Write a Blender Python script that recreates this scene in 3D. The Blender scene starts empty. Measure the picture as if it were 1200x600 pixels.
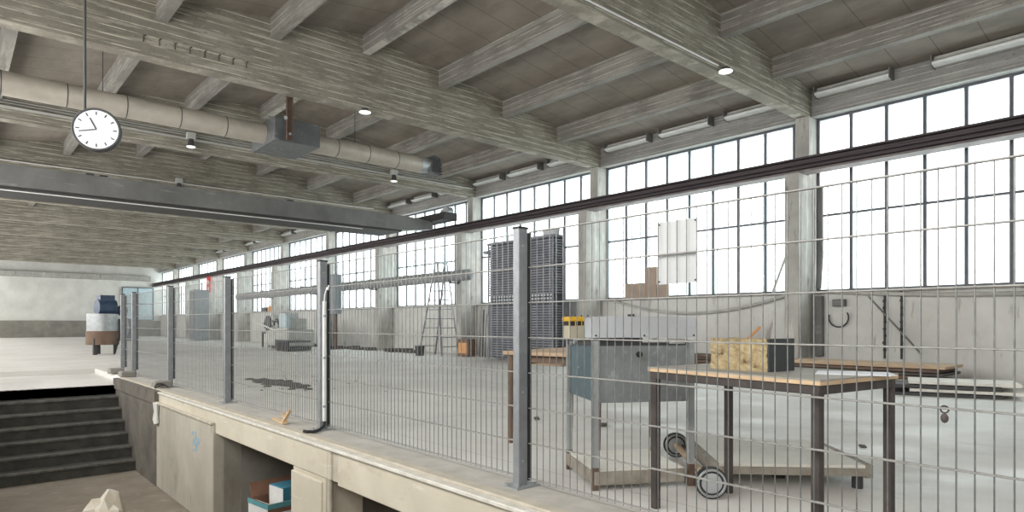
import bpy, bmesh, math, random
from mathutils import Vector, Matrix
random.seed(7)
PI = math.pi
S = bpy.context.scene
COL = S.collection

# ------------------------------------------------------------------ camera
# world: +Y runs down the hall, +X towards the window wall, z = 0 is the raised hall floor
cam_d = bpy.data.cameras.new('camera')
cam = bpy.data.objects.new('camera', cam_d); COL.objects.link(cam)
cam_d.sensor_width = 36.0
cam_d.lens = 36.0 * 748.3 / 1200.0
cam_d.shift_y = 79.0 / 1200.0
cam_d.clip_start = 0.05; cam_d.clip_end = 300
cam.location = (0, 0, 0.954)
cam.rotation_euler = (PI/2, 0, -math.radians(41.5))
S.camera = cam

# ------------------------------------------------------------------ exposure / world
S.view_settings.view_transform = 'Standard'
S.view_settings.look = 'None'
S.view_settings.gamma = 1.0
S.view_settings.use_curve_mapping = False
S.view_settings.exposure = 0.30

SKY_RIGHT = 4.5      # overcast sky seen through the window wall (+X)
SKY_LEFT = 6.0       # brighter side of the overcast sky (behind / left of the camera)
w = bpy.data.worlds.new('overcast_sky'); S.world = w; w.use_nodes = True
nt = w.node_tree; nt.nodes.clear()
o_ = nt.nodes.new('ShaderNodeOutputWorld'); bg = nt.nodes.new('ShaderNodeBackground')
tc = nt.nodes.new('ShaderNodeTexCoord')
dp = nt.nodes.new('ShaderNodeVectorMath'); dp.operation = 'DOT_PRODUCT'
dp.inputs[1].default_value = (-0.97, -0.10, 0.20)
mr = nt.nodes.new('ShaderNodeMapRange'); mr.inputs[1].default_value = -0.35; mr.inputs[2].default_value = 0.7
mr.inputs[3].default_value = SKY_RIGHT; mr.inputs[4].default_value = SKY_LEFT
nt.links.new(tc.outputs['Generated'], dp.inputs[0]); nt.links.new(dp.outputs['Value'], mr.inputs[0])
nt.links.new(mr.outputs[0], bg.inputs['Strength'])
bg.inputs['Color'].default_value = (1.0, 0.985, 0.955, 1)
nt.links.new(bg.outputs[0], o_.inputs[0])

def portal(name, loc, rot, sx, sy):
    l = bpy.data.lights.new(name, 'AREA'); l.shape = 'RECTANGLE'; l.size = sx; l.size_y = sy
    l.energy = 1.0
    try: l.cycles.is_portal = True
    except Exception: pass
    o = bpy.data.objects.new(name, l); COL.objects.link(o); o.location = loc; o.rotation_euler = rot
portal('window_daylight', (12.42, 24, 3.17), (0, PI/2, 0), 3.3, 61)
portal('side_daylight', (-1.2, 24.0, 2.9), (0, -PI/2, 0), 2.6, 60)

# ------------------------------------------------------------------ materials
def nodes(name):
    m = bpy.data.materials.new(name); m.use_nodes = True
    n = m.node_tree; b = n.nodes['Principled BSDF']
    return m, n, b
def noise_fac(n, scale, mapping=(1,1,1), detail=5, rough=.6, lo=.4, hi=.6, coord='Object', dist=0):
    t = n.nodes.new('ShaderNodeTexCoord'); mp = n.nodes.new('ShaderNodeMapping'); mp.inputs['Scale'].default_value = mapping
    ns = n.nodes.new('ShaderNodeTexNoise'); ns.inputs['Scale'].default_value = scale
    ns.inputs['Detail'].default_value = detail; ns.inputs['Roughness'].default_value = rough
    ns.inputs['Distortion'].default_value = dist
    r = n.nodes.new('ShaderNodeMapRange'); r.inputs[1].default_value = lo; r.inputs[2].default_value = hi
    n.links.new(t.outputs[coord], mp.inputs[0]); n.links.new(mp.outputs[0], ns.inputs[0])
    n.links.new(ns.outputs['Fac'], r.inputs[0])
    return r.outputs[0]
def mix(n, fac, a, b):
    x = n.nodes.new('ShaderNodeMix'); x.data_type = 'RGBA'
    if isinstance(fac, (int, float)): x.inputs[0].default_value = fac
    else: n.links.new(fac, x.inputs[0])
    for i, v in ((6, a), (7, b)):
        if isinstance(v, tuple): x.inputs[i].default_value = (*v, 1)
        else: n.links.new(v, x.inputs[i])
    return x.outputs[2]
def bump(n, b, h, s=.3, d=.01):
    bp = n.nodes.new('ShaderNodeBump'); bp.inputs['Strength'].default_value = s; bp.inputs['Distance'].default_value = d
    n.links.new(h, bp.inputs['Height']); n.links.new(bp.outputs[0], b.inputs['Normal'])
def mat(name, c1, c2=None, scale=6, mapping=(1,1,1), rough=.7, metal=0., lo=.35, hi=.65, bs=0., detail=5, coord='Object', extra=None):
    m, n, b = nodes(name)
    if c2 is None: c2 = tuple(v*.86 for v in c1)
    f = noise_fac(n, scale, mapping, detail, lo=lo, hi=hi, coord=coord)
    c = mix(n, f, c1, c2)
    if extra:
        for (col, sc, mp, l, h) in extra:
            c = mix(n, noise_fac(n, sc, mp, 6, .65, l, h, coord), c, col)
    n.links.new(c, b.inputs['Base Color'])
    b.inputs['Roughness'].default_value = rough; b.inputs['Metallic'].default_value = metal
    if bs: bump(n, b, f, bs)
    return m
def grid_line(n, axis, period, width, coord='Object', offset=0.0):
    t = n.nodes.new('ShaderNodeTexCoord'); s = n.nodes.new('ShaderNodeSeparateXYZ'); n.links.new(t.outputs[coord], s.inputs[0])
    a = n.nodes.new('ShaderNodeMath'); a.operation = 'ADD'; a.inputs[1].default_value = 1000*period + offset; n.links.new(s.outputs[axis], a.inputs[0])
    m_ = n.nodes.new('ShaderNodeMath'); m_.operation = 'MODULO'; m_.inputs[1].default_value = period; n.links.new(a.outputs[0], m_.inputs[0])
    l = n.nodes.new('ShaderNodeMath'); l.operation = 'LESS_THAN'; l.inputs[1].default_value = width; n.links.new(m_.outputs[0], l.inputs[0])
    return l.outputs[0]
def mul(n, a, b):
    x = n.nodes.new('ShaderNodeMath'); x.operation = 'MULTIPLY'
    for i, v in enumerate((a, b)):
        if isinstance(v, (int, float)): x.inputs[i].default_value = v
        else: n.links.new(v, x.inputs[i])
    return x.outputs[0]

def board_concrete(name, base, dark, pale, mp):
    m, n, b = nodes(name)
    c = mix(n, noise_fac(n, 1.3, (1,1,1), 6, .65, .35, .65), base, dark)
    st = noise_fac(n, 1.0, mp, 6, .6, .52, .60)
    st2 = noise_fac(n, 1.0, tuple(v*2.3 for v in mp), 6, .7, .56, .64)
    c = mix(n, mul(n, st, .42), c, pale)
    c = mix(n, mul(n, st2, .45), c, pale)
    c = mix(n, mul(n, noise_fac(n, 26, (1,1,1), 3, .6, .60, .68), .5), c, tuple(v*.55 for v in dark))
    z = grid_line(n, 2, .118, .013)
    br = noise_fac(n, 2.2, (1,1,1), 4, .6, .42, .55)
    c = mix(n, mul(n, mul(n, z, br), .85), c, tuple(min(1, v*1.25) for v in pale))
    n.links.new(c, b.inputs['Base Color']); b.inputs['Roughness'].default_value = .88
    bump(n, b, st2, .35, .01)
    return m
M = {}
M['girder'] = board_concrete('board_marked_concrete', (.275,.252,.208), (.185,.170,.138), (.52,.49,.41), (1.1, 1.1, 17))
M['rib'] = board_concrete('board_marked_rib', (.250,.238,.215), (.170,.160,.144), (.40,.385,.345), (6, .6, 15))
def slab_mat():
    m, n, b = nodes('roof_slab')
    c = mix(n, noise_fac(n, 1.6, (1,.5,1), 6, .6, .3, .7), (.265,.232,.195), (.155,.135,.114))
    c = mix(n, mul(n, noise_fac(n, 1.0, (3.0,.9,3), 6, .65, .5, .7), .5), c, (.30,.268,.228))
    c = mix(n, mul(n, noise_fac(n, .8, (1,1,1), 5, .7, .58, .72), .55), c, (.155,.14,.125))
    c = mix(n, mul(n, grid_line(n, 1, .62, .014), .75), c, (.085,.075,.065))
    n.links.new(c, b.inputs['Base Color']); b.inputs['Roughness'].default_value = .9
    return m
M['slab'] = slab_mat()
def floor_mat():
    m, n, b = nodes('dusty_concrete_floor')
    c = mix(n, noise_fac(n, .55, (1,1,1), 8, .62, .35, .65), (.76,.74,.71), (.62,.60,.57))
    c = mix(n, mul(n, noise_fac(n, 2.2, (1,.5,1), 8, .7, .55, .72), .5), c, (.46,.44,.41))
    c = mix(n, mul(n, noise_fac(n, 34, (1,1,1), 3, .6, .66, .74), .5), c, (.30,.28,.26))
    c = mix(n, mul(n, grid_line(n, 1, 4.93, .014, offset=-.4), .55), c, (.25,.24,.22))
    c = mix(n, mul(n, grid_line(n, 0, 3.2, .012, offset=.3), .4), c, (.28,.27,.25))
    n.links.new(c, b.inputs['Base Color'])
    r = n.nodes.new('ShaderNodeMapRange'); r.inputs[3].default_value = .42; r.inputs[4].default_value = .75
    n.links.new(noise_fac(n, 1.5, (1,1,1), 5, .6, .35, .65), r.inputs[0]); n.links.new(r.outputs[0], b.inputs['Roughness'])
    return m
M['floor'] = floor_mat()
M['dust'] = mat('dusty_ledge', (.50,.475,.435), (.40,.375,.335), 5, bs=.2, rough=.95, extra=[((.30,.28,.25), 30, (1,1,1), .64, .72)])
M['cream'] = mat('cream_concrete', (.66,.61,.50), (.56,.51,.41), 1.6, bs=.1, rough=.85, extra=[((.47,.41,.32), 1.2, (6,1.6,3), .58, .74), ((.72,.69,.60), 5, (1,.5,3), .6, .75)])
M['nosing'] = mat('tan_nosing', (.56,.51,.42), (.44,.40,.33), 7, rough=.85, extra=[((.25,.22,.18), 22, (1,.4,1), .64, .72)])
M['edge'] = mat('white_edge_angle', (.74,.72,.66), (.60,.57,.50), 9, rough=.6)
M['lane_wall'] = mat('stained_lane_wall', (.52,.485,.41), (.40,.37,.31), 1.1, rough=.9, extra=[((.24,.22,.19), 1.0, (1,.7,.6), .56, .72), ((.33,.29,.23), 3, (3,3,.5), .58, .7)])
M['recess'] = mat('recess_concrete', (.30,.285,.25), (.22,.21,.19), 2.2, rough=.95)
M['lane_floor'] = mat('earthy_lane_floor', (.27,.235,.19), (.20,.17,.135), 1.5, rough=.95, extra=[((.35,.31,.25), 4, (1,1,1), .58, .72)])
M['stair'] = mat('shade_dark_stair', (.085,.082,.072), (.05,.048,.042), 5, rough=.9)  # near-black: the shade of the unlit stairs is put into the colour
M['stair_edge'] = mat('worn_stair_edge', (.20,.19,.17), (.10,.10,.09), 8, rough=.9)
M['dado'] = mat('whitewashed_dado', (.66,.655,.63), (.55,.545,.52), 1.3, rough=.9, extra=[((.36,.34,.31), 1.0, (1.5,1.5,.5), .56, .72), ((.26,.23,.20), 3, (1,2.5,.4), .62, .74)])
M['white_wall'] = mat('white_plaster', (.74,.735,.70), (.62,.61,.58), 1.2, rough=.9)
M['pillar'] = mat('pillar_concrete', (.46,.45,.42), (.36,.35,.325), 2.5, rough=.9, extra=[((.20,.19,.175), 3.5, (1.5,1.5,.35), .60, .70), ((.62,.61,.57), 2.5, (2,2,.3), .56, .70)])
M['lintel'] = board_concrete('lintel_concrete', (.31,.305,.29), (.23,.225,.215), (.42,.415,.39), (6, .5, 15))
M['galv'] = mat('galvanised_steel', (.47,.49,.50), (.36,.38,.39), 9, rough=.48, metal=.55, extra=[((.58,.60,.60), 16, (1,1,1), .6, .7)])
M['galv_post'] = mat('galvanised_post', (.30,.315,.33), (.24,.25,.265), 14, rough=.5, metal=.35)
M['wire_toplit'] = mat('toplit_horizontal_wire', (.38,.375,.355), (.28,.275,.265), 30, rough=.5, metal=.2)  # paler than the vertical wires: light from above put into the colour
M['duct_galv'] = mat('dull_duct_zinc', (.16,.17,.175), (.115,.122,.13), 5, rough=.45, metal=.4, extra=[((.30,.31,.32), 9, (1,1,1), .58, .68)])
M['lane_dark'] = mat('shaded_stained_lane_wall', (.17,.152,.128), (.10,.09,.076), 3, rough=.95, extra=[((.22,.20,.17), 2.5, (1,.6,1), .58, .72)])  # stain mottling over a dark base that carries the unlit end's shade
M['mottled'] = mat('mottled_zinc', (.28,.30,.31), (.205,.222,.23), 7, rough=.5, metal=.3, extra=[((.38,.40,.41), 22, (1,1,.6), .56, .68)])
M['wire'] = mat('galvanised_wire', (.25,.255,.25), (.17,.172,.17), 30, rough=.45, metal=.5)
M['black'] = mat('black_rubber', (.02,.02,.022), rough=.7)
M['rail'] = mat('dark_painted_rail', (.050,.040,.048), (.085,.065,.070), 4, (1,.3,3), rough=.6, extra=[((.16,.13,.13), 7, (1,.3,6), .62, .7)])
M['steel_frame'] = mat('grey_window_steel', (.12,.125,.145), (.09,.095,.11), 8, rough=.6)
M['crane'] = mat('grey_crane_paint', (.185,.185,.180), (.125,.125,.122), 1.6, (1,1,.7), rough=.6, extra=[((.26,.26,.25), 2.4, (.5,1,2), .6, .72)])
M['crane_dark'] = mat('crane_dark_and_shade', (.045,.043,.042), rough=.7)
M['duct'] = mat('wrapped_duct', (.50,.46,.40), (.40,.365,.315), 3, (1,1,1), rough=.45, metal=.25)
M['rust'] = mat('rusty_steel', (.17,.115,.085), (.11,.075,.06), 12, rough=.8, metal=.2)
M['tube'] = mat('tube_lamp_housing', (.50,.50,.47), rough=.5)
M['tube_glass'] = mat('unlit_tube_diffuser', (.72,.73,.71), rough=.3)
M['white_paint'] = mat('white_paint', (.78,.78,.76), (.70,.70,.68), rough=.5)
M['wood_edge'] = mat('pale_wood_edge', (.68,.50,.32), (.55,.39,.24), 5, (1,1,8), rough=.7)
M['table_top'] = mat('grey_worn_tabletop', (.40,.385,.345), (.30,.285,.25), 5, rough=.7)
M['table_iron'] = mat('brown_black_iron', (.042,.036,.034), (.075,.06,.054), 9, rough=.65)
M['iron_light'] = mat('worn_iron_leg', (.20,.18,.17), (.11,.09,.085), 9, rough=.6)
M['teal'] = mat('blue_grey_side', (.10,.155,.18), (.075,.115,.135), 5, rough=.5)
M['yellow'] = mat('yellow_plastic', (.80,.48,.03), (.70,.40,.02), 6, rough=.5)
M['beige'] = mat('beige_panel', (.55,.50,.38), rough=.6)
M['wool'] = mat('mineral_wool', (.52,.42,.25), (.36,.27,.14), 28, rough=1, bs=.8, extra=[((.15,.10,.05), 13, (1,1,1.4), .58, .68)])
M['foil'] = mat('black_facing', (.045,.05,.052), rough=.6)
M['paper'] = mat('white_paper', (.85,.87,.92), (.82,.84,.88), rough=.8)
M['wood_brown'] = mat('brown_stained_wood', (.20,.13,.09), (.13,.085,.06), 8, (1,1,.3), rough=.7)
M['board_white'] = mat('whitish_board', (.80,.77,.71), (.70,.67,.61), 5, rough=.7)
M['board_edge'] = mat('weathered_board_edge', (.36,.33,.28), (.25,.22,.18), 12, rough=.9)
M['plank'] = mat('raw_plank', (.55,.40,.27), (.42,.29,.19), 3, (8,.7,8), rough=.8)
M['plank_dark'] = mat('old_plank', (.16,.11,.085), (.10,.07,.055), 3, (8,.7,8), rough=.85)
M['rack'] = mat('blue_grey_rack', (.25,.265,.30), (.15,.16,.19), 3.5, rough=.6, extra=[((.26,.275,.30), 5, (1,1,4), .58, .7)])
M['rack_dark'] = mat('rack_gap', (.06,.064,.08), rough=.7)
M['rack_pale'] = mat('rack_pale', (.55,.57,.60), rough=.6)
M['alu'] = mat('aluminium_ladder', (.34,.35,.36), (.26,.27,.28), 9, rough=.4, metal=.6)
M['cardboard'] = mat('cardboard', (.40,.32,.26), (.33,.26,.21), 4, rough=.9)
M['carton_brown'] = mat('brown_carton', (.26,.135,.085), (.19,.10,.065), 5, rough=.85)
M['carton_teal'] = mat('teal_carton_print', (.12,.34,.37), (.09,.27,.30), 5, rough=.7)
M['blue_box'] = mat('blue_box', (.06,.24,.34), (.05,.19,.27), 5, rough=.6)
M['blue_paint'] = mat('blue_motor_paint', (.045,.075,.14), (.03,.05,.09), 5, rough=.5)
M['red'] = mat('red_sign', (.72,.05,.05), rough=.5)
M['orange'] = mat('orange_cover', (.75,.38,.17), (.6,.3,.12), rough=.7)
M['cream_sheet'] = mat('crumpled_cream_sheet', (.66,.58,.44), (.76,.72,.66), 9, rough=.8)
M['machine'] = mat('machine_grey_paint', (.48,.49,.46), (.36,.37,.35), 5, rough=.5)
M['machine_dark'] = mat('machine_dark', (.05,.05,.052), rough=.6)
M['pale_blue'] = mat('pale_blue_panel', (.50,.63,.68), rough=.5)
M['cabinet'] = mat('grey_cabinet_paint', (.26,.30,.33), (.21,.245,.27), 2, rough=.5)
M['cabinet_dark'] = mat('dark_cabinet_door', (.15,.165,.18), rough=.5)
M['rail_pale'] = mat('dusty_rail_flange', (.22,.19,.185), (.15,.13,.13), 5, rough=.7)
M['pipe_grey'] = mat('grey_wall_pipe', (.27,.275,.28), (.20,.205,.21), 4, rough=.5)
M['sill'] = mat('sill_concrete', (.50,.49,.46), (.36,.35,.33), 4, rough=.9)
M['debris'] = mat('dark_debris', (.10,.09,.08), rough=.95)
M['clock_face'] = mat('clock_face', (.72,.74,.78), (.66,.68,.72), rough=.4)
M['lens'] = mat('white_lamp_lens', (.88,.89,.88), rough=.3)
M['spray'] = mat('blue_spray_paint', (.12,.38,.62), (.30,.45,.52), 20, rough=.8)
def ledmat():
    m, n, b = nodes('lit_lamp_lens'); b.inputs['Base Color'].default_value = (.9,.9,.9,1)
    b.inputs['Emission Color'].default_value = (1,1,.97,1); b.inputs['Emission Strength'].default_value = .5
    return m
M['led'] = ledmat()
def glassmat():
    m = bpy.data.materials.new('frosted_window_pane'); m.use_nodes = True; n = m.node_tree; n.nodes.clear()
    out = n.nodes.new('ShaderNodeOutputMaterial'); tr = n.nodes.new('ShaderNodeBsdfTransparent'); tl = n.nodes.new('ShaderNodeBsdfTranslucent')
    gl = n.nodes.new('ShaderNodeBsdfGlossy'); gl.inputs['Roughness'].default_value = .12
    m1 = n.nodes.new('ShaderNodeMixShader'); m2 = n.nodes.new('ShaderNodeMixShader')
    c = mix(n, noise_fac(n, .9, (1,1,1), 3, .5, .35, .65), (.93,.955,.965), (.80,.905,.925))
    c = mix(n, mul(n, noise_fac(n, 7, (1,2,.5), 4, .6, .55, .72), .35), c, (.80,.84,.84))
    n.links.new(c, tr.inputs['Color']); n.links.new(c, tl.inputs['Color'])
    m1.inputs[0].default_value = .22; m2.inputs[0].default_value = .05
    n.links.new(tr.outputs[0], m1.inputs[1]); n.links.new(tl.outputs[0], m1.inputs[2])
    n.links.new(m1.outputs[0], m2.inputs[1]); n.links.new(gl.outputs[0], m2.inputs[2]); n.links.new(m2.outputs[0], out.inputs[0])
    return m
M['glass'] = glassmat()
def sheetmat():
    m = bpy.data.materials.new('laminated_sheet'); m.use_nodes = True; n = m.node_tree; n.nodes.clear()
    out = n.nodes.new('ShaderNodeOutputMaterial'); d = n.nodes.new('ShaderNodeBsdfDiffuse'); tl = n.nodes.new('ShaderNodeBsdfTranslucent')
    for q in (d, tl): q.inputs['Color'].default_value = (.78,.785,.79,1)
    x = n.nodes.new('ShaderNodeMixShader'); x.inputs[0].default_value = .45
    n.links.new(d.outputs[0], x.inputs[1]); n.links.new(tl.outputs[0], x.inputs[2]); n.links.new(x.outputs[0], out.inputs[0]); return m
M['sheet'] = sheetmat()

# ------------------------------------------------------------------ geometry helpers
class MB:
    def __init__(s): s.bm = bmesh.new()
    def box(s, x0, x1, y0, y1, z0, z1, rot=None):
        r = bmesh.ops.create_cube(s.bm, size=1)
        c = Vector(((x0+x1)/2, (y0+y1)/2, (z0+z1)/2))
        mtx = Matrix.Translation(c) @ (rot or Matrix.Identity(4)) @ Matrix.Diagonal((abs(x1-x0), abs(y1-y0), abs(z1-z0), 1))
        bmesh.ops.transform(s.bm, matrix=mtx, verts=r['verts']); return s
    def rod(s, p, q, r, n=8, r2=None):
        p = Vector(p); q = Vector(q); d = q-p
        if d.length < 1e-6: return s
        rr = bmesh.ops.create_cone(s.bm, cap_ends=True, segments=n, radius1=r, radius2=r if r2 is None else r2, depth=d.length)
        mtx = Matrix.Translation((p+q)/2) @ d.to_track_quat('Z', 'Y').to_matrix().to_4x4()
        bmesh.ops.transform(s.bm, matrix=mtx, verts=rr['verts']); return s
    def bar(s, p, q, w, t, up=(0,0,1)):
        p = Vector(p); q = Vector(q); d = (q-p); L = d.length; d.normalize()
        u = Vector(up); x = d.cross(u)
        if x.length < 1e-4: x = d.cross(Vector((1,0,0)))
        x.normalize(); y = x.cross(d)
        m3 = Matrix((x, d, y)).transposed().to_4x4()
        rr = bmesh.ops.create_cube(s.bm, size=1)
        bmesh.ops.transform(s.bm, matrix=Matrix.Translation((p+q)/2) @ m3 @ Matrix.Diagonal((w, L, t, 1)), verts=rr['verts']); return s
    def tube(s, pts, r, n=8):
        for a, b in zip(pts[:-1], pts[1:]): s.rod(a, b, r, n)
        for a in pts[1:-1]: s.ball(a, r, 8)
        return s
    def ball(s, c, r, n=12, sc=(1,1,1)):
        rr = bmesh.ops.create_uvsphere(s.bm, u_segments=n, v_segments=max(4, n//2), radius=r)
        bmesh.ops.transform(s.bm, matrix=Matrix.Translation(c) @ Matrix.Diagonal((*sc, 1)), verts=rr['verts']); return s
    def prism(s, pts, axis, a, b):
        # polygon pts in the plane normal to axis, extruded from a to b
        def P(p, t):
            return {0: (t, p[0], p[1]), 1: (p[0], t, p[1]), 2: (p[0], p[1], t)}[axis]
        va = [s.bm.verts.new(P(p, a)) for p in pts]; vb = [s.bm.verts.new(P(p, b)) for p in pts]
        s.bm.faces.new(va); s.bm.faces.new(vb[::-1])
        for i in range(len(pts)):
            j = (i+1) % len(pts); s.bm.faces.new((va[i], vb[i], vb[j], va[j]))
        return s
    def ring(s, c, r, t, axis='Y', n=28, k=6):
        pts = []
        for i in range(n+1):
            a = 2*PI*i/n
            v = {'Y': (math.cos(a)*r, 0, math.sin(a)*r), 'X': (0, math.cos(a)*r, math.sin(a)*r), 'Z': (math.cos(a)*r, math.sin(a)*r, 0)}[axis]
            pts.append(Vector(c)+Vector(v))
        for a, b in zip(pts[:-1], pts[1:]): s.rod(a, b, t, k)
        return s
    def jitter(s, a):
        for v in s.bm.verts: v.co += Vector((random.uniform(-a, a), random.uniform(-a, a), random.uniform(-a, a)))
        return s
    def build(s, name, m, parent=None, loc=None, rotz=0, bev=0, smooth=False):
        bmesh.ops.recalc_face_normals(s.bm, faces=s.bm.faces)
        if bev:
            bmesh.ops.bevel(s.bm, geom=[e for e in s.bm.edges], offset=bev, segments=1, affect='EDGES', clamp_overlap=True)
        me = bpy.data.meshes.new(name); s.bm.to_mesh(me); s.bm.free()
        if smooth:
            for p in me.polygons: p.use_smooth = True
            try: me.set_sharp_from_angle(angle=math.radians(35))
            except Exception: pass
        me.materials.append(M[m]); o = bpy.data.objects.new(name, me); COL.objects.link(o)
        if parent is not None: o.parent = parent
        if loc is not None: o.location = loc
        o.rotation_euler = (0, 0, rotz)
        return o
def build_each(mb, name, m, parent=None, bev=0, smooth=False):
    # one object per connected piece
    bm = mb.bm; bm.verts.ensure_lookup_table(); seen = set(); out = []
    for v in bm.verts:
        if v in seen: continue
        stack = [v]; isl = []; seen.add(v)
        while stack:
            a = stack.pop(); isl.append(a)
            for e in a.link_edges:
                b = e.other_vert(a)
                if b not in seen: seen.add(b); stack.append(b)
        q = MB(); mp = {}
        for a in isl: mp[a] = q.bm.verts.new(a.co)
        for f in {f for a in isl for f in a.link_faces}: q.bm.faces.new([mp[a] for a in f.verts])
        out.append(q.build(name, m, parent, bev=bev, smooth=smooth))
    bm.free(); return out
def struct(o, label=None):
    o['kind'] = 'structure'
    if label: o['label'] = label
    return o
def tag(o, label, cat, group=None, kind=None):
    o['label'] = label; o['category'] = cat
    if group: o['group'] = group
    if kind: o['kind'] = kind
    return o
def thing(name, label, cat, loc=(0,0,0), rotz=0, group=None):
    o = bpy.data.objects.new(name, None); COL.objects.link(o); o.empty_display_size = .1
    o.location = loc; o.rotation_euler = (0, 0, rotz)
    return tag(o, label, cat, group)
def dup(root, loc, rotz=None, label=None, group=None):
    r = root.copy(); COL.objects.link(r); r.location = loc
    if rotz is not None: r.rotation_euler = (0, 0, rotz)
    if label: r['label'] = label
    if group: r['group'] = group
    for ch in list(root.children):
        c = ch.copy(); COL.objects.link(c); c.parent = r
        for g in list(ch.children):
            d = g.copy(); COL.objects.link(d); d.parent = c
    return r

# ================================================================== STRUCTURE
XG = 12.30          # glass plane of the window wall
XU, XL = 11.93, 11.50   # pillar front above / below the crane rail
XE = 2.21           # outer face of the platform edge
ZL = -1.316         # lane floor
YN, YF = -6.0, 54.0
YC = [-4.9, .22, 5.33, 10.45, 15.42, 20.3, 25.2, 30.05, 34.95, 39.85, 44.7, 49.5]
XR = 5.64; SL = .134; ZR = 6.13  # ridge x, roof slope, slab soffit height at ridge
def zs(x): return ZR - SL*abs(x-XR)

struct(MB().box(2.345, 12.6, YN, YF+.2, -.16, 0).box(-1.2, 2.345, 16.0, YF+.2, -.16, 0).build('floor', 'floor'))
struct(MB().box(-1.2, 2.345, 12.8, 16.0, -.26, -.10).build('landing', 'floor'))
struct(MB().box(-1.2, 4.8, YN, 12.8, ZL-.15, ZL).build('lane_floor', 'lane_floor'))
struct(MB().prism([(-1.4, zs(-1.4)), (XR, ZR), (12.7, zs(12.7)), (12.7, zs(12.7)+.16), (XR, ZR+.16), (-1.4, zs(-1.4)+.16)], 1, YN-.2, YF+.2).build('ceiling', 'slab'))

# girders
g0 = None
for y in YC:
    if g0 is None:
        g0 = MB().prism([(-1.0, 4.794), (12.08, 4.794), (12.08, zs(12.08)+.02), (XR, ZR+.02), (-1.0, zs(-1.0)+.02)], 1, -.125, .125).build('ceiling_girder', 'girder')
        g0.location.y = y; struct(g0)
    else:
        g = g0.copy(); COL.objects.link(g); g.location.y = y
# ribs between girders
for k in range(-3, 4):
    x = XR + 1.65*k
    zb = zs(x) - .34
    for a, b in zip(YC[:-1] + [YC[-1]], YC[1:] + [YF+.1]):
        r = MB().box(-.075, .075, a+.125, b-.125, zb, zs(x)+.01 - SL*.085*(k != 0)*0).build('ceiling_rib', 'rib', loc=(x, 0, 0)); struct(r)
# haunch brackets where girder 3 ribs meet: small gussets are part of the ribs

# window wall
struct(MB().box(12.12, 12.6, YN, YF, 0, 1.50).build('wall_right', 'dado'))
struct(MB().box(12.02, 12.62, YN, YF, 1.50, 1.545).build('window_sill', 'sill', bev=.006))
struct(MB().box(12.06, 12.6, YN, YF, 4.80, zs(12.1)+.05).build('wall_lintel', 'lintel'))
struct(MB().box(12.00, 12.09, YN, YF, 4.775, 4.80).build('trim_1', 'lintel'))
pl0 = None
for y in YC:
    if pl0 is None:
        pl0 = MB().box(XL, 12.12, -.13, .13, 0, 3.685).box(XU, 12.45, -.125, .125, 1.5, 4.80).build('pillar', 'pillar', bev=.012); pl0.location.y = y; struct(pl0)
    else:
        p = pl0.copy(); COL.objects.link(p); p.location.y = y
# windows per bay
edges = YC + [YF]
for i in range(len(edges)-1):
    a = edges[i]+.125; b = edges[i+1]-(.125 if i < len(edges)-2 else 0)
    fr = MB(); ys = [a+.018]; y = b-.022
    while y > a+.12: ys.append(y); y -= .583
    for y in ys:
        fr.box(XG-.03, XG+.03, y-.025, y+.025, 1.545, 4.80)
    for z, t in ((1.565, .025), (2.97, .02), (3.90, .02), (4.78, .022)):
        fr.box(XG-.022, XG+.022, a, b, z-t, z+t)
    f = fr.build('window_%d' % (i+1), 'steel_frame'); struct(f)
    g = MB().box(XG-.003, XG+.003, a, b, 1.55, 4.79).build('pane', 'glass', f); g['kind'] = 'structure'

# far wall
struct(MB().box(-1.2, 12.6, YF, YF+.3, -1.4, 6.4).build('wall_far', 'white_wall'))
struct(MB().box(-1.0, 12.1, YF-.12, YF, 0, 1.15).build('baseboard_far', 'recess'))
struct(MB().box(-1.0, 11.4, YF-.4, YF-.05, 4.1, 4.45).build('trim_2', 'pillar'))
f = MB()
for x in (9.6, 10.6, 11.6): f.box(x-.03, x+.03, YF-.16, YF-.12, 1.2, 3.6)
for z in (1.2, 2.4, 3.6): f.box(9.6, 11.6, YF-.16, YF-.12, z-.03, z+.03)
f = f.build('window_far', 'steel_frame'); struct(f)
MB().box(9.62, 11.58, YF-.135, YF-.125, 1.22, 3.58).build('pane', 'pale_blue', f)

# left wall (beside the camera): window band that lets daylight in
lw = MB().box(-1.3, -1.0, YN, YF, ZL, 1.6).box(-1.3, -1.0, YN, YF, 4.2, 5.6)
for y in YC: lw.box(-1.3, -1.0, y-.15, y+.15, 1.6, 4.2)
struct(lw.build('wall_left', 'white_wall'))
f = MB()
for k in range(61): f.box(-1.17, -1.13, YN+k-.02, YN+k+.02, 1.6, 4.2)
f.box(-1.17, -1.13, YN, YF, 2.88, 2.92)
struct(f.build('window_left', 'steel_frame'))
struct(MB().box(-1.3, 12.6, YN-.3, YN, ZL, 6.4).build('wall_near', 'recess'))

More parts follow.
